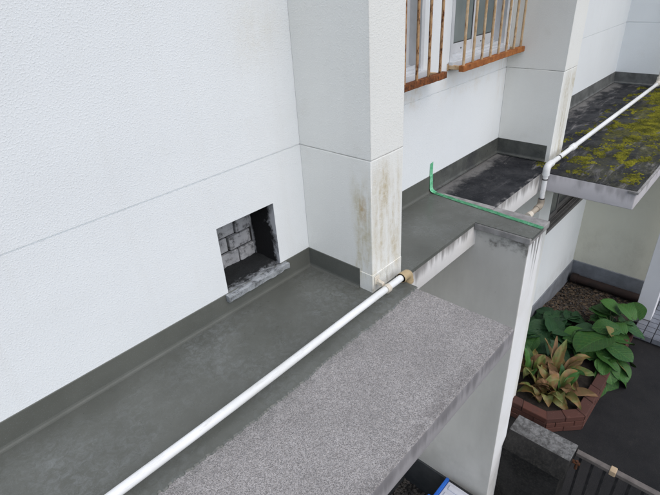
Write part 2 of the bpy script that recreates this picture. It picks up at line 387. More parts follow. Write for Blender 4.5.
def add_box(bm, x0, x1, y0, y1, z0, z1, bev=0.0, seg=2, mi=0):
    r = bmesh.ops.create_cube(bm, size=1.0)
    for v in r['verts']:
        v.co = Vector(((x0 + x1) / 2 + v.co.x * (x1 - x0), (y0 + y1) / 2 + v.co.y * (y1 - y0), (z0 + z1) / 2 + v.co.z * (z1 - z0)))
    fs = set(f for v in r['verts'] for f in v.link_faces)
    for f in fs: f.material_index = mi
    if bev > 0:
        es = list(set(e for v in r['verts'] for e in v.link_edges))
        bmesh.ops.bevel(bm, geom=es, offset=bev, segments=seg, profile=0.5, affect='EDGES')
def box(name, dims, mat, parent=None, bev=0.0, seg=2):
    bm = bmesh.new(); add_box(bm, *dims, bev, seg); return obj(name, bm, mat, parent, smooth=bev > 0)
def add_tube(bm, pts, r, n=16, caps=True):
    pts = [Vector(p) for p in pts]; rings = []
    up = None
    for i, p in enumerate(pts):
        t = (pts[min(i + 1, len(pts) - 1)] - pts[max(i - 1, 0)]).normalized()
        if up is None: up = t.orthogonal().normalized()
        up = (up - t * up.dot(t)).normalized(); s = t.cross(up)
        rr = r[i] if isinstance(r, (list, tuple)) else r
        rings.append([bm.verts.new(p + (up * math.cos(a) + s * math.sin(a)) * rr) for a in (2 * math.pi * k / n for k in range(n))])
    for a, b in zip(rings, rings[1:]):
        for k in range(n): bm.faces.new((a[k], a[(k + 1) % n], b[(k + 1) % n], b[k]))
    if caps: bm.faces.new(rings[0][::-1]); bm.faces.new(rings[-1])
def tube(name, pts, r, mat, parent, n=20):
    bm = bmesh.new(); add_tube(bm, pts, r, n); return obj(name, bm, mat, parent, smooth=True)
def arc(c, a, b, rad, n=8):                 # 90 degree elbow centre line: leaves along -a, arrives along b
    c, a, b = Vector(c), Vector(a), Vector(b)
    return [c + a * rad * (1 - math.sin(t)) + b * rad * (1 - math.cos(t)) for t in (i * math.pi / 2 / n for i in range(n + 1))]
def sweep(name, prof, path, mat, parent):   # profile (offset from wall, height), wall on the left of the path
    bm = bmesh.new(); P = [Vector((*p, 0)) for p in path]; rows = []
    for i, p in enumerate(P):
        ds = []
        if i > 0: ds.append((P[i] - P[i - 1]).normalized())
        if i < len(P) - 1: ds.append((P[i + 1] - P[i]).normalized())
        ns = [Vector((d.y, -d.x, 0)) for d in ds]
        m = ns[0] if len(ns) == 1 else (ns[0] + ns[1]) / (1 + ns[0].dot(ns[1]))
        rows.append([bm.verts.new(p + m * o + Vector((0, 0, z))) for o, z in prof])
    n = len(prof)
    for a, b in zip(rows, rows[1:]):
        for k in range(n): bm.faces.new((a[k], b[k], b[(k + 1) % n], a[(k + 1) % n]))
    bm.faces.new(rows[0]); bm.faces.new(rows[-1][::-1])
    return obj(name, bm, mat, parent)
def relief(name, xs, zs, depth, mat, parent, y0=0.0):
    """wall face in the XZ plane: depth(i, j) gives how far each cell lies behind y0, None = open"""
    bm = bmesh.new(); D = [[depth((xs[i] + xs[i + 1]) / 2, (zs[j] + zs[j + 1]) / 2) for j in range(len(zs) - 1)] for i in range(len(xs) - 1)]
    cache = {}
    def V(x, y, z):
        k = (round(x, 5), round(y, 5), round(z, 5))
        if k not in cache: cache[k] = bm.verts.new(k)
        return cache[k]
    for i in range(len(xs) - 1):
        for j in range(len(zs) - 1):
            d = D[i][j]
            if d is not None:
                bm.faces.new((V(xs[i], y0 + d, zs[j]), V(xs[i + 1], y0 + d, zs[j]), V(xs[i + 1], y0 + d, zs[j + 1]), V(xs[i], y0 + d, zs[j + 1])))
            if i + 1 < len(xs) - 1 and D[i + 1][j] != d and d is not None and D[i + 1][j] is not None:
                e = D[i + 1][j]; x = xs[i + 1]
                bm.faces.new((V(x, y0 + d, zs[j]), V(x, y0 + e, zs[j]), V(x, y0 + e, zs[j + 1]), V(x, y0 + d, zs[j + 1])))
            if j + 1 < len(zs) - 1 and D[i][j + 1] != d and d is not None and D[i][j + 1] is not None:
                e = D[i][j + 1]; z = zs[j + 1]
                bm.faces.new((V(xs[i], y0 + d, z), V(xs[i + 1], y0 + d, z), V(xs[i + 1], y0 + e, z), V(xs[i], y0 + e, z)))
    return obj(name, bm, mat, parent)

G = -2.73            # ground level, canopy tops are z = 0, the facade is the plane y = 0
XE = 6.43            # end wall

# ------------------------------------------------------------------ setting: ground
bm = bmesh.new()
bmesh.ops.create_grid(bm, x_segments=8, y_segments=8, size=150)
for v in bm.verts: v.co.z = G
tag(obj('ground', bm, asphalt), 'dark asphalt ground below the white building', kind='structure')

# ------------------------------------------------------------------ the building
bld = thing('apartment_building', (2.5, 0.0, G), 'white stucco apartment building with concrete canopies and square pillars', 'building')
HOLE = (0.94, 1.247, 0.10, 0.42)
WIN = [(1.72, 2.42, 0.785, 1.85), (2.70, 3.44, 0.785, 1.85)]
LOWWIN = (4.55, 6.2, -1.315, -0.40)
gz = (0.634, 0.640)
xs = sorted({-4.0, XE, HOLE[0], HOLE[1], LOWWIN[0], LOWWIN[1], *[w[0] for w in WIN], *[w[1] for w in WIN]})
zs = sorted({G - 0.3, 5.0, *gz, HOLE[2], HOLE[3], LOWWIN[2], LOWWIN[3], WIN[0][2], WIN[0][3]})
def fdepth(x, z):
    if HOLE[0] < x < HOLE[1] and HOLE[2] < z < HOLE[3]: return None
    for a, b, c, d in WIN + [LOWWIN]:
        if a < x < b and c < z < d: return 0.09
    if gz[0] < z < gz[1]: return 0.006
    return 0.0
relief('facade_wall', xs, zs, fdepth, paint, bld)

sealant = mk_simple('grey_joint_sealant', (0.66, 0.66, 0.63), (0.26, 0.25, 0.23), 6, 0.8, 0.3)
def pillar(x0, x1, yf, zb):
    bm = bmesh.new()
    add_box(bm, x0, x1, yf, 0.0, zb, gz[0], 0.004)
    add_box(bm, x0, x1, yf, 0.0, gz[1] - 0.003, 5.0, 0.003)
    o = obj('pillar', bm, paint_pillar, bld, True)
    box('joint_sealant', (x0 + 0.002, x1 - 0.002, yf + 0.002, -0.001, gz[0] - 0.006, gz[1] + 0.006), sealant, o)
    return o
p1 = pillar(1.44, 1.663, -0.402, -0.08)
p2 = pillar(3.505, 3.745, -0.402, G - 0.2)
tag(p1, 'square white pillar with brown stains behind the beige elbow')
tag(p2, 'square white pillar between the soot black and the mossy canopy')
# repair patch at the pillar foot, a hair proud of the paint
bm = bmesh.new()
add_box(bm, 1.437, 1.66, -0.405, -0.330, -0.01, 0.096, 0.002)
obj('base_patch', bm, paint_pillar, p1)

# end wall, upper and lower storey
bm = bmesh.new()
for a, b in ((0.0, gz[0]), (gz[1], 5.0)): add_box(bm, XE, XE + 0.3, -2.2, 0.3, a, b, 0.003)
add_box(bm, XE + 0.006, XE + 0.29, -2.19, 0.29, gz[0] - 0.005, gz[1] + 0.005)
obj('end_wall', bm, paint, bld)
box('lower_end_wall', (XE, XE + 0.25, -0.985, 0.3, G - 0.3, -0.131), paint_cream, bld, 0.004)

# skirtings of the ground floor
sk = [(0.0, G - 0.05), (0.012, G - 0.05), (0.012, G + 0.345), (0.004, G + 0.352), (0.0, G + 0.352)]
sweep('skirting', sk, [(2.58, 0), (3.505, 0)], skirt_m, bld)
sweep('skirting', sk, [(3.745, 0), (XE, 0), (XE, -0.98)], skirt_m, bld)
sweep('skirting', [(a, b + 0.02) for a, b in sk], [(-4, 0), (2.372, 0), (2.372, -0.76)], skirt_dark, bld)

# service opening with blockwork behind
op = thing('service_opening', (1.09, 0, 0.10), None, None); attach(op, bld)
a, b, c, d = HOLE; dp = 0.20
bm = bmesh.new()
def quad(bm, *ps): return bm.faces.new([bm.verts.new(p) for p in ps])
quad(bm, (b, 0, c), (b, dp, c), (b, dp, d), (b, 0, d)); quad(bm, (a, 0, c), (a, dp, c), (a, dp, d), (a, 0, d))
quad(bm, (a, 0, d), (b, 0, d), (b, dp, d), (a, dp, d))
bmesh.ops.subdivide_edges(bm, edges=bm.edges[:], cuts=3)
obj('reveal', bm, mould, op)
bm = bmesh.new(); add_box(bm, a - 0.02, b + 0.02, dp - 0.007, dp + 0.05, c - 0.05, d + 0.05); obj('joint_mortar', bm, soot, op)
rows = [(0.085, 0.172), (0.180, 0.251), (0.259, 0.331), (0.339, 0.412)]
for ri, (z0, z1) in enumerate(rows):
    x = a - (0.075 if ri % 2 else 0.02)
    while x < b - 0.01:
        w = 0.112 + random.uniform(-0.012, 0.012); x0, x1 = max(x, a + 0.003), min(x + w, b - 0.003)
        if x1 - x0 > 0.02:
            bm = bmesh.new(); add_box(bm, x0, x1, dp - 0.020 + random.uniform(-0.006, 0.006), dp + 0.03, z0 + random.uniform(-.004, .003), z1 + random.uniform(-.003, .003), 0.005, 2)
            obj('block', bm, block_m, op, True)
        x += w + 0.006
# mortar sill: uneven top, ragged nose that sticks out of the wall
bm = bmesh.new(); nx, ny = 34, 20; g = []
for i in range(nx + 1):
    row = []
    for j in range(ny + 1):
        x = a - 0.018 + (b - a + 0.05) * i / nx; y = -0.028 + (dp + 0.028) * j / ny
        if y > 0.004: x = min(max(x, a - 0.001), b + 0.001)
        y += (0.006 * noise.noise((x * 30, 3, 0))) if j == 0 else 0
        z = 0.107 + 0.006 * noise.noise((x * 14, y * 14, 1)) + 0.004 * noise.noise((x * 50, y * 50, 5)) - (0.005 if j == 0 else 0.0)
        row.append(bm.verts.new((x, y, z)))
    g.append(row)
for i in range(nx):
    for j in range(ny): bm.faces.new((g[i][j], g[i + 1][j], g[i + 1][j + 1], g[i][j + 1]))
base = [bm.verts.new((v.co.x, v.co.y + 0.002, 0.076 + 0.005 * noise.noise((v.co.x * 25, 9, 2)))) for v in (r[0] for r in g)]
back = [bm.verts.new((r.co.x, 0.001, 0.071)) for r in base]
for i in range(nx):
    bm.faces.new((base[i], base[i + 1], g[i + 1][0], g[i][0])); bm.faces.new((back[i], back[i + 1], base[i + 1], base[i]))
for i, q in ((0, 1), (nx, -1)):
    bm.faces.new([base[i], g[i][0], g[i][1], g[i][2], g[i][3], back[i]][::q])
obj('sill', bm, sill_m, op, True)

# ---- windows
def window(x0, x1, z0, z1, parent, mull, y=0.0, alu=alu, glass=glass):
    w = bpy.data.objects.new('window', None); col.objects.link(w); w.location = ((x0 + x1) / 2, y, z0); attach(w, parent)
    f = 0.032
    bm = bmesh.new()
    add_box(bm, x0, x0 + f, y - 0.004, y + 0.088, z0, z1, 0.003); add_box(bm, x1 - f, x1, y - 0.004, y + 0.088, z0, z1, 0.003)
    add_box(bm, x0 + f, x1 - f, y - 0.002, y + 0.088, z1 - f, z1, 0.003)
    add_box(bm, x0 + f, x1 - f, y - 0.002, y + 0.088, z0, z0 + 0.022, 0.002)
    add_box(bm, x0 + f, x1 - f, y + 0.030, y + 0.036, z0 + 0.022, z0 + 0.036); add_box(bm, x0 + f, x1 - f, y + 0.062, y + 0.068, z0 + 0.022, z0 + 0.036)
    obj('frame', bm, alu, w, True)
    bm = bmesh.new()
    add_box(bm, x0 - 0.012, x1 + 0.012, y - 0.032, y - 0.003, z0 - 0.030, z0 + 0.010, 0.004)
    obj('sill', bm, alu, w, True)
    for sx0, sx1, sy in ((x0 + f, mull + 0.02, 0.038), (mull - 0.02, x1 - f, 0.070)):
        bm = bmesh.new(); t = 0.016; s = 0.034; zb = z0 + 0.030; yy = y + sy
        add_box(bm, sx0, sx0 + s, yy, yy + t, zb, z1 - f, 0.002); add_box(bm, sx1 - s, sx1, yy, yy + t, zb, z1 - f, 0.002)
        add_box(bm, sx0 + s, sx1 - s, yy + 0.001, yy + t, zb, zb + 0.062, 0.002); add_box(bm, sx0 + s, sx1 - s, yy + 0.001, yy + t, z1 - f - 0.04, z1 - f, 0.002)
        obj('sash', bm, alu, w, True)
        bm = bmesh.new()
        add_box(bm, sx0 + s, sx1 - s, yy + 0.003, yy + 0.012, zb + 0.062, zb + 0.068)
        add_box(bm, sx0 + s, sx0 + s + 0.005, yy + 0.003, yy + 0.012, zb + 0.068, z1 - f - 0.04); add_box(bm, sx1 - s - 0.005, sx1 - s, yy + 0.003, yy + 0.012, zb + 0.068, z1 - f - 0.04)
        obj('gasket', bm, gasket, w)
        box('pane', (sx0 + s, sx1 - s, yy + 0.006, yy + 0.010, zb + 0.062, z1 - f - 0.04), glass, w)
        for k in (0.06, 0.5):
            px = sx0 + s + k * (sx1 - sx0 - 2 * s)
            tube('screw', [(px, yy + 0.002, zb + 0.028), (px, yy - 0.002, zb + 0.028)], 0.005, gasket, w, 8)
    return w
window(*WIN[0], bld, 2.13); window(*WIN[1], bld, 3.045)
window(*LOWWIN, bld, 5.4, 0.0, mk_simple('dull_bronze_frame', (0.13, 0.125, 0.12), (0.09, 0.088, 0.085), 6, 0.5, 0.05), mk_simple('dark_window_glass', (0.05, 0.055, 0.055), (0.07, 0.075, 0.075), 2, 0.2, 0.02, 20, 0.5))

# ---- canopies
def mk_canopy(loc, label):
    e = bpy.data.objects.new('canopy', None); col.objects.link(e); e.location = loc; attach(e, bld); e['label'] = label; return e
XA, XC = 1.605, 3.315; YA, YB, YC = -1.007, -0.435, -1.025
def slab(name, dims, mats, parent, bev=0.008, sub=True):   # mats: top, sides
    bm = bmesh.new(); add_box(bm, *dims, bev, 3)
    for f in bm.faces: f.normal_update(); f.material_index = 0 if f.normal.z > 0.5 else 1
    o = obj(name, bm, mats, parent, True); return o
ca = mk_canopy((0, -0.5, -0.1), 'wide canopy of grey mineral granules with a grey coated strip')
slab('slab', (-4, XA, YA, 0.0, -0.105, 0.0), [granule, edge_gran], ca, 0.014)
cb = mk_canopy((2.5, -0.2, -0.15), 'narrow canopy half coated grey and half soot black')
slab('slab', (XA + 0.001, XC + 0.19, YB, 0.0, -0.152, -0.001), [black_slab, edge_white], cb, 0.008)
cc = mk_canopy((5, -0.5, -0.13), 'mossy weathered canopy beside the end wall')
slab('slab', (XC, XE, YC, 0.0, -0.132, 0.001), [moss_slab, edge_grey], cc, 0.010)
box('drip_edge', (XC - 0.008, XE, YC - 0.010, YC + 0.05, -0.022, -0.004), concrete, cc, 0.004)

# coating sheet on the wide canopy: ragged brushed outer edge
def wav(x): return 0.018 * noise.noise((x * 3.1, 0, 0)) + 0.012 * noise.noise((x * 11, 5, 0)) + 0.007 * noise.noise((x * 37, 9, 0))
bm = bmesh.new(); prev = None; N = 1100
for i in range(N + 1):
    x = -4 + (XA - 0.002 + 4) * i / N
    ye = -0.545 + 0.014 * noise.noise((x * 2.1, 0, 0)) + 0.006 * noise.noise((x * 14, 5, 0)) + 0.009 * noise.noise((x * 55, 9, 0)) + 0.006 * noise.noise((x * 130, 2, 0))
    cur = [bm.verts.new((x, -0.001, 0.006)), bm.verts.new((x, -0.30, 0.006)), bm.verts.new((x, ye + 0.006, 0.005)), bm.verts.new((x, ye, -0.001))]
    if prev:
        for k in range(3): bm.faces.new((prev[k], cur[k], cur[k + 1], prev[k + 1]))
    prev = cur
obj('waterproof_coating', bm, coat, ca)
prof = [(0.0, 0.002), (0.017, 0.002), (0.017, 0.0065), (0.011, 0.0085), (0.006, 0.013), (0.004, 0.020), (0.003, 0.106), (0.0, 0.108)]
sweep('coated_upstand', prof, [(-4, 0), (1.44, 0), (1.44, -0.329)], coat_wall, ca)
# coating of the narrow canopy and the partition top, L-shaped in plan
FX0, FX1, FY = 2.372, 2.572, -0.748
bm = bmesh.new()
poly = [(XA + 0.004, 0), (2.575, 0), (2.552, -0.25), (2.528, -0.5), (2.505, -0.764), (2.352, -0.764), (2.342, -0.75), (2.342, YB - 0.004), (XA + 0.004, YB - 0.004)]
top = [bm.verts.new((x, y, 0.008)) for x, y in poly]; bot = [bm.verts.new((x, y, -0.012)) for x, y in poly]
bm.faces.new(top); n = len(poly)
for k in range(n): bm.faces.new((top[k], bot[k], bot[(k + 1) % n], top[(k + 1) % n]))
obj('waterproof_coating', bm, coat, cb)
pb = [(o, z + (0.006 if z < 0.03 else 0.017)) for o, z in prof]
sweep('coated_upstand', pb, [(1.663, 0), (2.57, 0)], coat_wall, cb)
sweep('weathered_upstand', pb, [(2.5715, 0), (3.505, 0), (3.505, -0.372)], coat_dirty, cb)
sweep('weathered_upstand', pb, [(3.745, 0), (XE, 0), (XE, -0.9)], mk_simple('grey_old_upstand', (0.15, 0.155, 0.15), (0.075, 0.078, 0.075), 7, 0.75, 0.3), cc)

# partition wall under the narrow canopy
fin = bpy.data.objects.new('partition_wall', None); col.objects.link(fin); fin.location = (2.47, -0.38, G); attach(fin, bld)
box('body', (FX0, FX1, FY, -0.001, G - 0.2, -0.034), fin_paint, fin, 0.006)
box('rim', (2.560, 2.605, YB, -0.034, -0.05, 0.0055), concrete, fin, 0.006)
box('cap', (2.338, 2.605, FY - 0.014, YB - 0.001, -0.036, 0.004), concrete, fin, 0.006)
# porch post near the end wall
box('porch_post', (6.0, 6.20, -1.11, -0.925, G - 0.1, -0.133), mk_paint('post_paint', (0.72, 0.72, 0.74)), bld, 0.005)

# ------------------------------------------------------------------ rusty window grilles
def grille(name, bars, x0, x1, label, mbar, mrail):
    t = thing(name, ((x0 + x1) / 2, -0.1, 0.745), label, 'window grille', 'rusty grilles in front of the upper windows')
    bm = bmesh.new(); add_box(bm, x0, x1, -0.116, -0.084, 0.748, 0.782, 0.002)
    bmesh.ops.subdivide_edges(bm, edges=[e for e in bm.edges if e.calc_length() > 0.2], cuts=40)
    for v in bm.verts: v.co += Vector((0, 0.0012 * noise.noise(v.co * 60), 0.0022 * noise.noise(v.co * 50 + Vector((3, 3, 3)))))
    obj('bottom_rail', bm, mrail, t)
    box('top_rail', (x0, x1, -0.116, -0.084, 1.80, 1.832), mrail, t, 0.002)
    for x in bars:
        bm = bmesh.new()
        add_tube(bm, [(x + 0.001 * noise.noise((x * 9, k, 0)), -0.1, 0.778 + (1.81 - 0.778) * k / 14) for k in range(15)], 0.0078, 10)
        obj('bar', bm, mbar, t, True)
    for x in (x0 + 0.03, x1 - 0.03):
        for z in (0.765, 1.816):
            bm = bmesh.new(); add_box(bm, x - 0.012, x + 0.012, -0.085, -0.001, z - 0.011, z + 0.011, 0.002); add_box(bm, x - 0.02, x + 0.02, -0.006, -0.0005, z - 0.02, z + 0.02, 0.002)
            obj('bracket', bm, rust_bar2, t)
    return t
grille('window_grille', [2.434 - 0.1125 * k for k in range(7)], 1.70, 2.487, 'dark rust pitted grille partly hidden by the stained pillar', rust_bar, rust_rail_dark)
grille('window_grille', [2.690 + 0.1105 * k for k in range(8)], 2.668, 3.502, 'orange rusted grille with eight bars beside the second pillar', rust_bar2, rust_rail)

# ------------------------------------------------------------------ pipes
PY, PZ, PR = -0.466, 0.040, 0.0160
pp = thing('drain_pipe', (1.64, PY, 0), 'long white drain pipe with beige elbow lying along the granule canopy', 'pipe', 'white drain pipes on the canopies')
tube('pipe', [(-3.2 + 4.785 * k / 24, PY + 0.0025 * math.sin(k * 0.9), PZ - 0.003 * math.sin(math.pi * k / 12) ** 2 * (k < 24)) for k in range(25)], PR, pvc, pp, 28)
EX = 1.636
bm = bmesh.new()
cl = [(EX - 0.062, PY, PZ)] + arc((EX, PY, PZ), (-1, 0, 0), (0, 0, -1), 0.028) + [(EX, PY, PZ - 0.052)]
add_tube(bm, cl, 0.0225, 24)
for q, ax in (((EX - 0.062, PY, PZ), Vector((1, 0, 0))), ((EX, PY, PZ - 0.052), Vector((0, 0, 1)))):
    add_tube(bm, [Vector(q), Vector(q) + ax * 0.012], 0.0245, 24)
obj('elbow', bm, pvc_beige, pp, True)
tube('downpipe', [(EX, PY, PZ - 0.055), (EX, PY, -0.155)], PR, pvc_old, pp, 24)
bm = bmesh.new()
add_tube(bm, [(1.455, PY, PZ), (1.478, PY, PZ)], PR + 0.004, 24)
add_box(bm, 1.457, 1.476, -0.445, -0.4055, PZ + 0.004, PZ + 0.022, 0.002); add_box(bm, 1.450, 1.484, -0.4105, -0.4052, PZ - 0.002, PZ + 0.045, 0.003)
add_tube(bm, [(1.467, -0.414, PZ + 0.022), (1.467, -0.424, PZ + 0.022)], 0.008, 12)
obj('bracket', bm, pvc_old, pp, True)
for x in (-2.4, -0.6): box('packing', (x - 0.04, x + 0.04, PY - 0.03, PY + 0.03, 0.006, PZ - PR + 0.004), concrete, pp, 0.004)

PX2, PY2, PZ2 = 3.283, -0.470, 0.060
p2o = thing('drain_pipe', (PX2, PY2, 0), 'white drain pipe crossing the mossy canopy and bending down at the second pillar', 'pipe', 'white drain pipes on the canopies')
XV = 6.30
tube('pipe', [(PX2 + 0.05, PY2, PZ2), (XV - 0.05, PY2, PZ2)], PR * 1.08, pvc, p2o, 24)
bm = bmesh.new(); add_tube(bm, [(PX2 + 0.075, PY2, PZ2)] + arc((PX2, PY2, PZ2), (1, 0, 0), (0, 0, -1), 0.030) + [(PX2, PY2, PZ2 - 0.065)], 0.0240, 24)
obj('elbow', bm, pvc, p2o, True)
tube('downpipe', [(PX2, PY2, PZ2 - 0.06), (PX2, PY2, -0.19)], PR * 1.08, pvc, p2o, 24)
bm = bmesh.new(); add_tube(bm, [(3.735, PY2, PZ2), (3.745, PY2, PZ2), (3.805, PY2, PZ2), (3.815, PY2, PZ2)], [0.020, 0.0235, 0.0235, 0.020], 24)
obj('coupling', bm, pvc, p2o, True)
for q0, q1 in (((PX2 + 0.20, PY2, PZ2), (PX2 + 0.212, PY2, PZ2)), ((PX2, PY2, -0.03), (PX2, PY2, -0.038)), ((PX2, PY2, -0.175), (PX2, PY2, -0.183))):
    tube('band', [q0, q1], PR * 1.08 + 0.0028, band, p2o, 20)
bm = bmesh.new(); add_tube(bm, [(PX2, PY2, -0.185)] + arc((PX2, PY2, -0.235), (0, 0, 1), (-1, 0, 0), 0.030) + [(PX2 - 0.07, PY2, -0.235)], 0.0235, 20)
add_tube(bm, [(PX2 - 0.07, PY2, -0.235), (PX2 - 0.17, PY2, -0.235)], 0.0185, 20)
obj('lower_elbow', bm, pvc_brown, p2o, True)
bm = bmesh.new(); add_tube(bm, [(PX2 - 0.17, PY2, -0.235), (PX2 - 0.215, PY2, -0.235)], 0.0230, 20); obj('end_socket', bm, pvc_old, p2o, True)
bm = bmesh.new(); add_tube(bm, [(XV - 0.075, PY2, PZ2)] + arc((XV, PY2, PZ2), (-1, 0, 0), (0, 0, 1), 0.030) + [(XV, PY2, PZ2 + 0.065)], 0.0250, 24)
obj('elbow', bm, pvc_old, p2o, True)
tube('riser', [(XV, PY2, PZ2 + 0.06), (XV, PY2, 4.6)], PR, pvc_old, p2o, 24)
tube('coupling', [(XV, PY2, 0.30), (XV, PY2, 0.37)], 0.0245, pvc_old, p2o, 24)
bm = bmesh.new(); add_box(bm, XV, XE, PY2 - 0.01, PY2 + 0.01, 0.80, 0.82, 0.002); add_box(bm, XV - 0.024, XV + 0.024, PY2 - 0.024, PY2 + 0.024, 0.80, 0.82, 0.008); obj('bracket', bm, alu, p2o)

# ------------------------------------------------------------------ masking tape
tp = thing('masking_tape', (2.56, -0.3, 0.01), 'bright green masking tape along the coated edge and up the wall', 'tape')
bm = bmesh.new(); n = 24
ring = []
for i in range(n + 1):
    t = i / n; y = -0.038 - 0.728 * t; xc = 2.562 - 0.076 * t + 0.003 * noise.noise((t * 6, 0, 0)); z = 0.0108 + 0.0020 * noise.noise((t * 14, 4, 0))
    ring.append((bm.verts.new((xc - 0.0165, y, z)), bm.verts.new((xc + 0.0165, y, z + 0.0002))))
for p, q in zip(ring, ring[1:]): bm.faces.new((p[0], p[1], q[1], q[0]))
bmesh.ops.solidify(bm, geom=bm.faces[:], thickness=0.0006)
obj('floor_strip', bm, tape_m, tp)
bm = bmesh.new(); pts = [(-0.042, 0.0165), (-0.026, 0.0195), (-0.0145, 0.025), (-0.0085, 0.040), (-0.0055, 0.10), (-0.0050, 0.123), (-0.0022, 0.130), (-0.0020, 0.206)]
rr = [(bm.verts.new((2.560 - 0.018 + 0.012 * (z - 0.02), y, z)), bm.verts.new((2.560 + 0.018 + 0.012 * (z - 0.02), y, z + (0.006 if i == len(pts) - 1 else 0)))) for i, (y, z) in enumerate(pts)]
for p, q in zip(rr, rr[1:]): bm.faces.new((p[0], p[1], q[1], q[0]))
obj('wall_strip', bm, tape_m, tp)

# ------------------------------------------------------------------ low wall, fence
lw = thing('low_wall', (2.66, -0.95, G), 'blackened low concrete wall with lichen grey cap against the white partition', 'wall')
LZ = -1.72; LX0, LX1, LY0, LY1 = 2.578, 2.775, -1.185, -0.70
bm = bmesh.new(); add_box(bm, LX0 - 0.055, LX1 - 0.022, LY0 + 0.02, FY - 0.001, G - 0.1, LZ - 0.10, 0.006); obj('body', bm, wall_black, lw, True)
# cap: slightly chamfered stone coping with a pale top
bm = bmesh.new(); add_box(bm, LX0 - 0.07, LX1, LY0, FY - 0.002, LZ - 0.115, LZ)
for v in bm.verts:
    if v.co.z > LZ - 0.01 and v.co.x < LX0: v.co.x = LX0 + 0.025
bmesh.ops.bevel(bm, geom=bm.edges[:], offset=0.006, segments=2, profile=0.5, affect='EDGES')
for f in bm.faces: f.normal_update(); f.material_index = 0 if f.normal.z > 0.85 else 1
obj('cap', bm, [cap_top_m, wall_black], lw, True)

fe = thing('metal_fence', (2.73, -1.55, G), 'black iron bar fence with grey brown top rail beside the low wall', 'fence')
FXR = 2.735
bm = bmesh.new(); add_box(bm, FXR - 0.021, FXR + 0.021, -2.6, LY0 - 0.004, -1.765, -1.735, 0.004); obj('top_rail', bm, rail_m, fe, True)
bm = bmesh.new(); add_box(bm, FXR - 0.015, FXR + 0.015, -2.6, LY0 - 0.004, G + 0.10, G + 0.13, 0.003); obj('bottom_rail', bm, iron, fe, True)
me = None
for k in range(18):
    y = LY0 - 0.04 - 0.078 * k
    if me is None:
        bm = bmesh.new(); add_box(bm, -0.009, 0.009, -0.009, 0.009, G + 0.02, -1.764, 0.002); o = obj('bar', bm, iron); me = o.data
    else:
        o = bpy.data.objects.new('bar', me); col.objects.link(o)
    o.location = (FXR, y, 0); attach(o, fe)
bm = bmesh.new(); add_box(bm, FXR - 0.026, FXR + 0.026, -1.445, -1.405, -1.772, -1.727, 0.005); obj('latch_clip', bm, tan, fe, True)
bm = bmesh.new(); add_tube(bm, [(FXR - 0.045, LY0 + 0.01, -1.80), (FXR - 0.045, LY0 - 0.05, -1.80)], 0.012, 12); add_tube(bm, [(FXR - 0.045, LY0 - 0.03, -1.86), (FXR - 0.045, LY0 - 0.03, -1.78)], 0.010, 12)
obj('hinge', bm, mk_rust('hinge_rust', 0.4, 0.6, ((0.10, 0.05, 0.03), (0.05, 0.03, 0.02))), fe, True)

# ------------------------------------------------------------------ brick planter and soil
outline = [(3.62, -0.03), (3.63, -0.76), (3.895, -1.025), (5.60, -1.03)]
PT = G + 0.20
pl = thing('brick_planter', (4.5, -0.5, G), 'low red brick planter with chamfered corners beside the building', 'planter')
def inset(poly, d):
    P = [Vector((*p, 0)) for p in poly]; out = []
    for i, p in enumerate(P):
        ds = [(P[i] - P[i - 1]).normalized()] if i > 0 else []
        if i < len(P) - 1: ds.append((P[i + 1] - P[i]).normalized())
        ns = [Vector((-q.y, q.x, 0)) for q in ds]
        m = ns[0] if len(ns) == 1 else (ns[0] + ns[1]) / (1 + ns[0].dot(ns[1]))
        out.append(p + m * d)
    return out
O_, I_ = inset(outline, 0.0), inset(outline, 0.10)
def prism(bm, q, z0, z1, bev):
    b_ = [bm.verts.new((p.x, p.y, z0)) for p in q]; t_ = [bm.verts.new((p.x, p.y, z1)) for p in q]
    fs = [bm.faces.new(b_[::-1]), bm.faces.new(t_)] + [bm.faces.new((b_[k], b_[(k + 1) % 4], t_[(k + 1) % 4], t_[k])) for k in range(4)]
    if bev: bmesh.ops.bevel(bm, geom=list({e for f in fs for e in f.edges}), offset=bev, segments=1, affect='EDGES')
H = (PT - G) / 3
for ci in range(3):
    for si in range(len(outline) - 1):
        L = (O_[si + 1] - O_[si]).length; nb = max(1, round(L / 0.215)); off = 0.0 if ci % 2 == 0 else 0.5
        cuts = [0.0] + [(k + off) / nb for k in range(0 if off else 1, nb)] + [1.0]
        cuts = sorted(set(cuts))
        for t0, t1 in zip(cuts, cuts[1:]):
            e = 0.0022 / L; a0, a1 = t0 + e, t1 - e
            q = [O_[si].lerp(O_[si + 1], a0), O_[si].lerp(O_[si + 1], a1), I_[si].lerp(I_[si + 1], a1), I_[si].lerp(I_[si + 1], a0)]
            jx, jy, jz = (random.uniform(-0.003, 0.003) for _ in range(3))
            bm = bmesh.new(); prism(bm, [p + Vector((jx, jy, 0)) for p in q], G + ci * H + 0.005, G + (ci + 1) * H - 0.003 + jz, 0.005)
            obj('brick', bm, brick_m, pl)
bm = bmesh.new(); Om, Im = inset(outline, 0.012), inset(outline, 0.088)
for si in range(len(outline) - 1): prism(bm, [Om[si], Om[si + 1], Im[si + 1], Im[si]], G, PT - 0.012, 0)
obj('mortar', bm, mortar_m, pl)

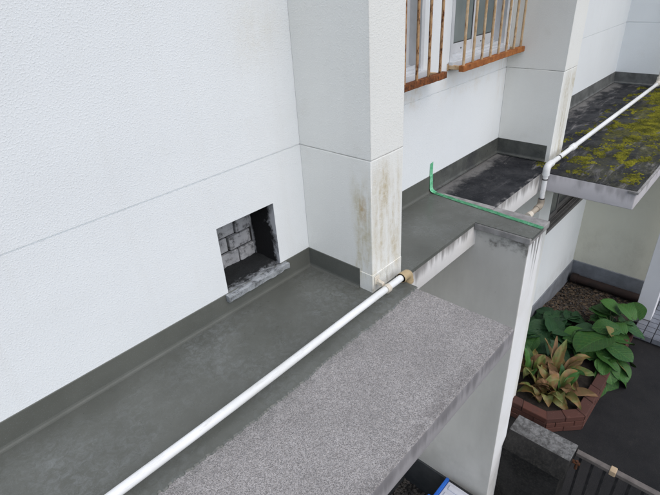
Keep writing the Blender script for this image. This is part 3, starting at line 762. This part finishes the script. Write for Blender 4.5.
def soil_h(x, y): return G + 0.115 + 0.03 * noise.noise((x * 3, y * 3, 0)) + 0.012 * noise.noise((x * 14, y * 14, 3)) - (0.07 * min(1, max(0, (x - 5.5) / 0.4)) if x > 5.5 else 0)
bm = bmesh.new(); nx, ny = 90, 34; g = []
In = inset(outline, 0.09)
def clampy(x):
    if x < 3.95: return -0.85 + max(0, (3.95 - x)) * 1.0 if x > 3.72 else -0.64
    return -0.935
for i in range(nx + 1):
    x = 3.71 + (XE - 3.71) * i / nx; yl = max(-0.935, -0.935 + max(0, 3.935 - x))
    g.append([bm.verts.new((x, yl * j / ny, soil_h(x, yl * j / ny))) for j in range(ny + 1)])
for i in range(nx):
    for j in range(ny): bm.faces.new((g[i][j], g[i + 1][j], g[i + 1][j + 1], g[i][j + 1]))
tag(obj('soil', bm, soil_m, None, True), 'dark soil bed behind the bricks', kind='structure')

# scattered stones and litter: uncountable
_t = bmesh.new(); bmesh.ops.create_icosphere(_t, subdivisions=1, radius=1.0); _t.verts.index_update()
ICO_V = [v.co.copy() for v in _t.verts]; ICO_F = [[v.index for v in f.verts] for f in _t.faces]; _t.free()
def scatter(name, n, posfn, size, mat, label, flat=0.6):
    V, F = [], []
    for _ in range(n):
        p = posfn(); s = random.uniform(*size)
        if flat > 0.3:
            mt = Matrix.Rotation(random.uniform(0, 6.3), 4, 'Z') @ Matrix.Diagonal((s * random.uniform(0.8, 1.4), s * random.uniform(0.6, 1.0), s * flat * random.uniform(0.6, 1.2), 1))
            vs, fs = ICO_V, ICO_F
        else:                                   # curled dry leaf: pointed, folded at the midrib
            c1 = random.uniform(0.1, 0.6)
            vs = [Vector(q) for q in ((-1.3, 0, 0.2), (-0.4, -0.55, c1), (-0.4, 0, 0), (-0.4, 0.55, c1), (0.5, -0.45, c1), (0.5, 0, 0.05), (0.5, 0.45, c1 * 0.7), (1.4, 0.1, 0.25))]
            fs = [(0, 1, 2), (0, 2, 3), (1, 4, 5, 2), (2, 5, 6, 3), (4, 7, 5), (5, 7, 6)]
            mt = Matrix.Rotation(random.uniform(0, 6.3), 4, 'Z') @ Matrix.Rotation(random.uniform(-0.6, 0.6), 4, 'X') @ Matrix.Diagonal((s, s, s, 1))
        mt = Matrix.Translation(p) @ mt; k = len(V)
        V += [mt @ v for v in vs]; F += [[k + i for i in f] for f in fs]
    me = bpy.data.meshes.new(name); me.from_pydata(V, [], F)
    return tag(link(name, me, mat), label, kind='stuff')
def gpos():
    x, y = random.uniform(1.2, 2.36), random.uniform(-1.3, -0.01); return (x, y, G + random.uniform(0.0, 0.012))
scatter('gravel', 5000, gpos, (0.008, 0.019), gravel_m, 'dark gravel at the foot of the partition wall')
def lpos():
    x, y = random.uniform(5.0, XE - 0.1), random.uniform(-0.85, -0.02); return (x, y, soil_h(x, y) + 0.004)
scatter('dead_leaves', 1500, lpos, (0.010, 0.026), litter_m, 'dry brown leaf litter on the soil near the end wall', 0.1)
scatter('pebbles', 900, lpos, (0.006, 0.016), gravel_m, 'small grey pebbles on the soil near the end wall')

ed = thing('edging_pipe', (XE - 0.1, -0.45, G), 'dark reddish clay pipe lying along the foot of the end wall', 'pipe')
bm = bmesh.new(); add_tube(bm, [(XE - 0.085, -0.06 - 0.1 * k, G + 0.125 + 0.004 * noise.noise((k, 1, 1))) for k in range(10)], 0.055, 20); obj('barrel', bm, terra, ed, True)
bm = bmesh.new(); add_tube(bm, [(XE - 0.085, -0.05, G + 0.125), (XE - 0.085, -0.13, G + 0.125)], 0.066, 20); obj('collar', bm, terra, ed, True)

# ------------------------------------------------------------------ tiled step
st = thing('tiled_step', (6.3, -1.5, G), 'low entrance step with pale grey square tiles beyond the planter', 'step')
SX0, SX1, SY0, SY1, SZ = 5.66, 7.4, -2.6, -1.0, G + 0.09
box('core', (SX0 + 0.008, SX1, SY0, SY1, G - 0.05, SZ - 0.008), grout_m, st)
tw = 0.094; me = None; me2 = None
i = 0
for ix in range(17):
    for iy in range(16):
        x, y = SX0 + 0.05 + 0.104 * ix, SY1 - 0.052 - 0.104 * iy
        if 5.98 < x < 6.22 and -1.115 < y: continue
        if me is None:
            bm = bmesh.new(); add_box(bm, -tw / 2, tw / 2, -tw / 2, tw / 2, -0.008, 0.0, 0.002, 1); o = obj('tile', bm, tile_m); me = o.data
        else: o = bpy.data.objects.new('tile', me); col.objects.link(o)
        o.location = (x, y, SZ + random.uniform(-0.0008, 0.0008)); attach(o, st)
for iy in range(16):
    if me2 is None:
        bm = bmesh.new(); add_box(bm, -0.006, 0.006, -tw / 2, tw / 2, -0.04, 0.028, 0.002, 1); o = obj('riser_tile', bm, tile_m); me2 = o.data
    else: o = bpy.data.objects.new('riser_tile', me2); col.objects.link(o)
    o.location = (SX0 - 0.006, SY1 - 0.052 - 0.104 * iy, SZ - 0.03); attach(o, st)

# ------------------------------------------------------------------ plants
def leaf_mesh(kind, seed):
    """rounded leaf blade: tip along +X, midrib on the X axis, cupped with a wavy rim"""
    rnd = random.Random(seed); bm = bmesh.new(); n, m = 12, 4; g = []
    cup, bend, wave = rnd.uniform(0.10, 0.30), rnd.uniform(0.15, 0.5), rnd.uniform(0.010, 0.035)
    asp = rnd.uniform(0.88, 1.10); ph = rnd.uniform(0, 6)
    for i in range(n + 1):
        t = i / n; x = t - 0.12
        w = 0.5 * asp * (math.sin(math.pi * min(1, t ** 0.85)) ** 0.52 if 0 < t < 1 else 0.0)
        if i == 0: w = 0.05
        if i == n: w = 0.012
        row = []
        for j in range(-m, m + 1):
            s = j / m; y = w * s
            xx = x - (0.16 * abs(s) ** 2 if t < 0.18 else 0) * (1 - t / 0.18)
            z = cup * (abs(y) ** 1.3) - bend * max(0, t - 0.25) ** 2 + wave * s * s * math.sin(9 * t + ph + s) - 0.03 * math.exp(-(y / 0.03) ** 2)
            z += 0.012 * math.sin(26 * t - 7 * abs(s)) * (1 - abs(s)) * abs(s) * 2
            row.append(bm.verts.new((xx, y, z)))
        g.append(row)
    for a, b in zip(g, g[1:]):
        for k in range(2 * m): bm.faces.new((a[k], b[k], b[k + 1], a[k + 1]))
    me = bpy.data.meshes.new('leaf'); bm.to_mesh(me); bm.free(); me.shade_smooth(); return me
LM = {}
for nm, mt in (('g', leaf_green), ('d', leaf_dark), ('y', leaf_yel)):
    LM[nm] = []
    for s in range(9):
        me = leaf_mesh('r', s + 1); me.materials.append(mt); LM[nm].append(me)
def broad_plant(root, leaves, label, seed):
    rnd = random.Random(seed)
    z0 = soil_h(root[0], root[1]) - 0.01
    t = thing('leafy_plant', (root[0], root[1], z0), label, 'plant', 'broad leaved plants in the brick planter')
    stems = bmesh.new()
    for (x, y, z, size, az, tilt, kind) in leaves:
        o = bpy.data.objects.new('leaf', rnd.choice(LM[kind])); col.objects.link(o)
        o.scale = (size, size, size)
        o.rotation_euler = (rnd.uniform(-0.25, 0.25), R(tilt), R(az))
        ctr = Vector((x, y, z)); d = Vector((math.cos(R(az)), math.sin(R(az)), 0))
        o.location = ctr - d * size * 0.38; attach(o, t)
        a = Vector((root[0] + rnd.uniform(-.03, .03), root[1] + rnd.uniform(-.03, .03), z0)); b = ctr - d * size * 0.46 + Vector((0, 0, -0.004))
        mid = a.lerp(b, 0.55) + Vector((0, 0, 0.07)) - d * 0.03
        pts = [a.lerp(mid, k / 4).lerp(mid.lerp(b, k / 4), k / 4) for k in range(5)]
        add_tube(stems, pts, [0.008, 0.007, 0.006, 0.005, 0.004], 6)
    obj('stalks', stems, stem_m, t, True)
    return t
def fill(root, n, rad, zr, size, kind, seed):
    rnd = random.Random(seed); out = []
    for k in range(n):
        a = rnd.uniform(0, 360); q = rad * math.sqrt(rnd.random())
        x, y = root[0] + q * math.cos(R(a)), root[1] + q * math.sin(R(a))
        if y > -0.07: y = -0.07
        out.append((x, y, G + rnd.uniform(*zr), rnd.uniform(*size), a + rnd.uniform(-30, 30), rnd.uniform(-12, 26), kind))
    return out
# az: direction of the leaf tip in plan
right_back = [(5.50, -.73, -2.35, .25, 100, -35, 'g'), (5.52, -.89, -2.33, .22, 60, -30, 'g'), (5.67, -.96, -2.37, .24, 30, -20, 'g'), (5.45, -1.06, -2.43, .29, -60, 25, 'g'),
              (5.24, -.89, -2.37, .19, 60, -10, 'g')]
right_mid = [(5.06, -.81, -2.31, .25, 120, -10, 'g'), (5.12, -.98, -2.39, .27, -30, 15, 'g'), (4.78, -.76, -2.33, .40, 150, 0, 'g'), (5.01, -.61, -2.37, .22, 110, 5, 'd'), (5.00, -.85, -2.33, .13, 80, -60, 'y')]
right_front = [(4.86, -1.04, -2.39, .27, -100, 5, 'g'), (4.98, -1.13, -2.48, .21, -40, 35, 'g'), (4.83, -1.14, -2.51, .19, -70, 40, 'y'), (4.56, -1.08, -2.58, .33, -110, 45, 'g'), (4.77, -1.15, -2.57, .24, -80, 40, 'g'),
               (4.62, -.96, -2.48, .15, 170, 20, 'g'), (4.78, -.92, -2.43, .25, 140, 10, 'g')]
left_back = [(5.20, -.10, -2.47, .21, 60, 10, 'd'), (5.05, -.12, -2.49, .22, 130, 20, 'd'), (5.22, -.27, -2.47, .27, 20, 10, 'd'), (5.31, -.42, -2.47, .24, -20, 15, 'd'), (5.38, -.49, -2.49, .21, -40, 20, 'd')]
left_front = [(4.97, -.38, -2.43, .34, -10, 10, 'd'), (4.77, -.24, -2.47, .33, 160, 10, 'd'), (4.56, -.22, -2.49, .19, 180, 15, 'g'), (4.83, -.52, -2.47, .28, -80, 15, 'd')]
broad_plant((5.42, -.80), right_back + fill((5.42, -.78), 14, .24, (.20, .38), (.18, .27), 'g', 1), 'round leaved green plant nearest the porch post', 1)
broad_plant((5.02, -.78), right_mid + fill((5.02, -.75), 14, .26, (.20, .34), (.20, .30), 'g', 2), 'plant with the largest broad blue green leaf in the middle of the planter', 2)
broad_plant((4.80, -.94), right_front + fill((4.80, -.92), 10, .20, (.16, .30), (.18, .26), 'g', 3), 'green plant whose leaves droop over the brick edge onto the asphalt', 3)
broad_plant((5.18, -.26), left_back + fill((5.16, -.28), 13, .24, (.14, .26), (.18, .26), 'd', 4), 'dark green plant below the building wall, nearest the leaf litter', 4)
broad_plant((4.80, -.34), left_front + fill((4.76, -.34), 16, .30, (.14, .26), (.20, .30), 'd', 5), 'dark green plant behind the withered plant, close to the partition wall', 5)

def strap_leaf(base, mid, tip, w, mat, parent, roll=0.0, seed=0):
    """long lance-shaped leaf along a bent centre line, folded at the midrib"""
    base, mid, tip = Vector(base), Vector(mid), Vector(tip); n = 12
    bm = bmesh.new(); rows = []; rnd = random.Random(seed)
    for i in range(n + 1):
        t = i / n; p = base * (1 - t) ** 2 + mid * 2 * t * (1 - t) + tip * t * t
        tg = ((mid - base) * (1 - t) + (tip - mid) * t).normalized()
        side = tg.cross(Vector((0, 0, 1)))
        side = (side if side.length > 1e-3 else Vector((0.74, -0.67, 0))).normalized()
        side = (Matrix.Rotation(roll + 0.5 * t * rnd.uniform(0.6, 1.4), 3, tg) @ side).normalized()
        nn = side.cross(tg).normalized()
        ww = w * max(0.06, math.sin(math.pi * min(1, 0.10 + 0.90 * t) ** 1.25) ** 0.8) if i < n else 0.002
        r = []
        for s in (-1, -0.55, 0, 0.55, 1):
            r.append(bm.verts.new(p + side * ww * s * 0.5 + nn * (ww * 0.22 * abs(s) + 0.006 * abs(s) * math.sin(13 * t + 2 * s + seed)) - base))
        rows.append(r)
    for a, b in zip(rows, rows[1:]):
        for k in range(4): bm.faces.new((a[k], b[k], b[k + 1], a[k + 1]))
    me = bpy.data.meshes.new('leaf'); bm.to_mesh(me); bm.free(); me.shade_smooth(); me.materials.append(mat)
    q = bpy.data.objects.new('leaf', me); col.objects.link(q); q.location = base; attach(q, parent)
    return q
def wilted(root, leaves, label):
    z0 = soil_h(*root) - 0.01
    t = thing('withered_plant', (*root, z0), label, 'plant', 'withered plants in the brick planter')
    rnd = random.Random(int(root[0] * 1000)); leaves = list(leaves)
    for k in range(9):
        a = k * 2.39996 + rnd.uniform(-.3, .3); q = rnd.uniform(.20, .38); h = rnd.uniform(0.0, 0.22)
        tip = (min(4.6, max(3.80, root[0] + q * math.cos(a))), max(-0.98, min(-0.10, root[1] + q * math.sin(a))), z0 + h)
        mid = (root[0] + 0.4 * (tip[0] - root[0]), root[1] + 0.4 * (tip[1] - root[1]), z0 + h * 0.6 + rnd.uniform(0.10, 0.22))
        leaves.append((mid, tip, rnd.uniform(.08, .12), rnd.choice([leaf_brown, leaf_brown, leaf_yel, leaf_yel, leaf_yel]), rnd.uniform(-.5, .5)))
    for i, (mid, tip, w, mt, roll) in enumerate(leaves):
        b = (root[0] + 0.05 * math.cos(i * 2.4), root[1] + 0.05 * math.sin(i * 2.4), z0)
        strap_leaf(b, mid, tip, w, mt, t, roll, i)
    return t
Br, Ye, Gr = leaf_brown, leaf_yel, leaf_green
wilted((4.32, -.60), [((4.33, -.50, -2.46), (4.53, -.47, -2.25), .085, Br, 0.2), ((4.34, -.56, -2.44), (4.54, -.57, -2.25), .105, Ye, -0.2), ((4.45, -.68, -2.40), (4.52, -.78, -2.40), .12, Br, 0.4),
        ((4.36, -.76, -2.42), (4.42, -.93, -2.46), .11, Ye, 0.1), ((4.40, -.70, -2.46), (4.33, -.86, -2.44), .09, Gr, -0.3), ((4.42, -.48, -2.45), (4.50, -.36, -2.32), .10, Ye, 0.2),
        ((4.28, -.70, -2.42), (4.12, -.86, -2.50), .11, Br, 0.3), ((4.22, -.52, -2.40), (4.05, -.56, -2.48), .11, Br, -0.2)],
       'withered plant with upright brown and yellow lance leaves, farther from the brick corner')
wilted((4.04, -.70), [((4.12, -.72, -2.40), (4.02, -.86, -2.52), .10, Br, 0.0), ((4.16, -.84, -2.46), (4.22, -1.04, -2.53), .085, Br, 0.4), ((4.00, -.62, -2.42), (3.93, -.52, -2.46), .10, Ye, 0.2),
        ((4.02, -.60, -2.44), (4.08, -.44, -2.34), .085, Ye, -0.3), ((4.00, -.58, -2.44), (3.90, -.46, -2.52), .09, Br, 0.3), ((4.18, -.76, -2.42), (4.26, -.82, -2.36), .08, Gr, 0.1),
        ((4.08, -.80, -2.48), (3.98, -.90, -2.53), .09, Ye, 0.2), ((4.20, -.66, -2.44), (4.26, -.64, -2.36), .08, Gr, 0.3)],
       'withered plant lolling over the front brick corner of the planter')
wilted((4.18, -.38), [((4.24, -.34, -2.36), (4.34, -.54, -2.46), .12, Br, 0.5), ((4.14, -.34, -2.42), (4.20, -.26, -2.30), .10, Gr, 0.1), ((4.20, -.42, -2.42), (4.27, -.46, -2.34), .10, Ye, 0.4),
        ((4.10, -.42, -2.42), (4.00, -.46, -2.44), .10, Gr, 0.0), ((4.10, -.30, -2.42), (4.02, -.22, -2.40), .09, Ye, 0.2), ((4.20, -.30, -2.40), (4.34, -.24, -2.36), .09, Gr, -0.2)],
       'withered plant with green leaves left, closest to the white partition')

wilted((3.92, -.60), [((3.93, -.52, -2.46), (3.98, -.38, -2.36), .09, Ye, 0.2), ((3.86, -.60, -2.46), (3.80, -.62, -2.53), .09, Br, 0.1), ((3.96, -.68, -2.46), (3.94, -.84, -2.54), .10, Ye, 0.3)],
       'small withered clump tucked against the bricks nearest the low wall')

# ------------------------------------------------------------------ plastic box on the gravel
bx = thing('storage_box', (2.2, -0.6, G), 'white plastic box with blue end rail and handle beside the partition foot', 'box')
BX0, BX1, BY0, BY1, BZ = 1.99, 2.315, -1.0, -0.435, -2.29
bm = bmesh.new(); add_box(bm, BX0 + 0.02, BX1 - 0.02, BY0 + 0.02, BY1 - 0.02, G + 0.012, BZ - 0.03, 0.012); obj('tub', bm, white_plastic, bx, True)
bm = bmesh.new(); add_box(bm, BX0, BX1, BY0, BY1 - 0.022, BZ - 0.035, BZ - 0.006, 0.006)
for k in range(4):
    x = BX0 + 0.045 + k * 0.077; add_box(bm, x - 0.022, x + 0.022, BY0 + 0.03, BY1 - 0.05, BZ - 0.010, BZ + 0.004, 0.004)
obj('lid', bm, white_plastic, bx, True)
bm = bmesh.new(); add_box(bm, BX0 - 0.01, BX1 + 0.012, BY1 - 0.020, BY1 + 0.006, BZ - 0.05, BZ + 0.010, 0.006); obj('end_rail', bm, blue_plastic, bx, True)
bm = bmesh.new(); add_box(bm, BX0 + 0.06, BX0 + 0.12, BY1 + 0.0065, BY1 + 0.04, BZ - 0.05, BZ + 0.016, 0.008); obj('handle', bm, blue_plastic, bx, True)

# ------------------------------------------------------------------ moss on the far canopy
bm = bmesh.new(); cnt = 0
spots = [(6.0, -.62, .55, .13), (5.4, -.74, .6, .16), (4.85, -.76, .45, .15), (5.3, -.92, .7, .10), (4.40, -.72, .22, .07), (3.95, -.76, .16, .05), (3.80, -.86, .13, .03)]
def mossd(x, y):
    d = 0
    for cx, cy, rx, ry in spots: d = max(d, 1 - ((x - cx) / rx) ** 2 - ((y - cy) / ry) ** 2)
    return d + 1.1 * noise.noise((x * 5, y * 9, 2)) + 0.6 * noise.noise((x * 17, y * 22, 7)) - 0.05
tries = 0
while cnt < 16000 and tries < 200000:
    tries += 1
    x, y = random.uniform(3.4, 6.35), random.uniform(-1.0, -0.30)
    d = mossd(x, y)
    if d < 0.02 or random.random() > max(0.06, d * 0.9): continue
    s = random.uniform(0.004, 0.011); h = s * random.uniform(0.3, 0.7) * min(1.2, 0.5 + d); n = 5; a0 = random.uniform(0, 6)
    b_ = [bm.verts.new((x + s * math.cos(a0 + k * 6.283 / n), y + s * math.sin(a0 + k * 6.283 / n), 0.0005)) for k in range(n)]
    m_ = [bm.verts.new((x + 0.7 * s * math.cos(a0 + k * 6.283 / n), y + 0.7 * s * math.sin(a0 + k * 6.283 / n), 0.0005 + 0.75 * h)) for k in range(n)]
    tpv = bm.verts.new((x, y, 0.0005 + h))
    for k in range(n):
        bm.faces.new((b_[k], b_[(k + 1) % n], m_[(k + 1) % n], m_[k])); bm.faces.new((m_[k], m_[(k + 1) % n], tpv))
    cnt += 1
tag(obj('moss', bm, moss_m, None, True), 'yellow green moss cushions on the far canopy', kind='stuff')
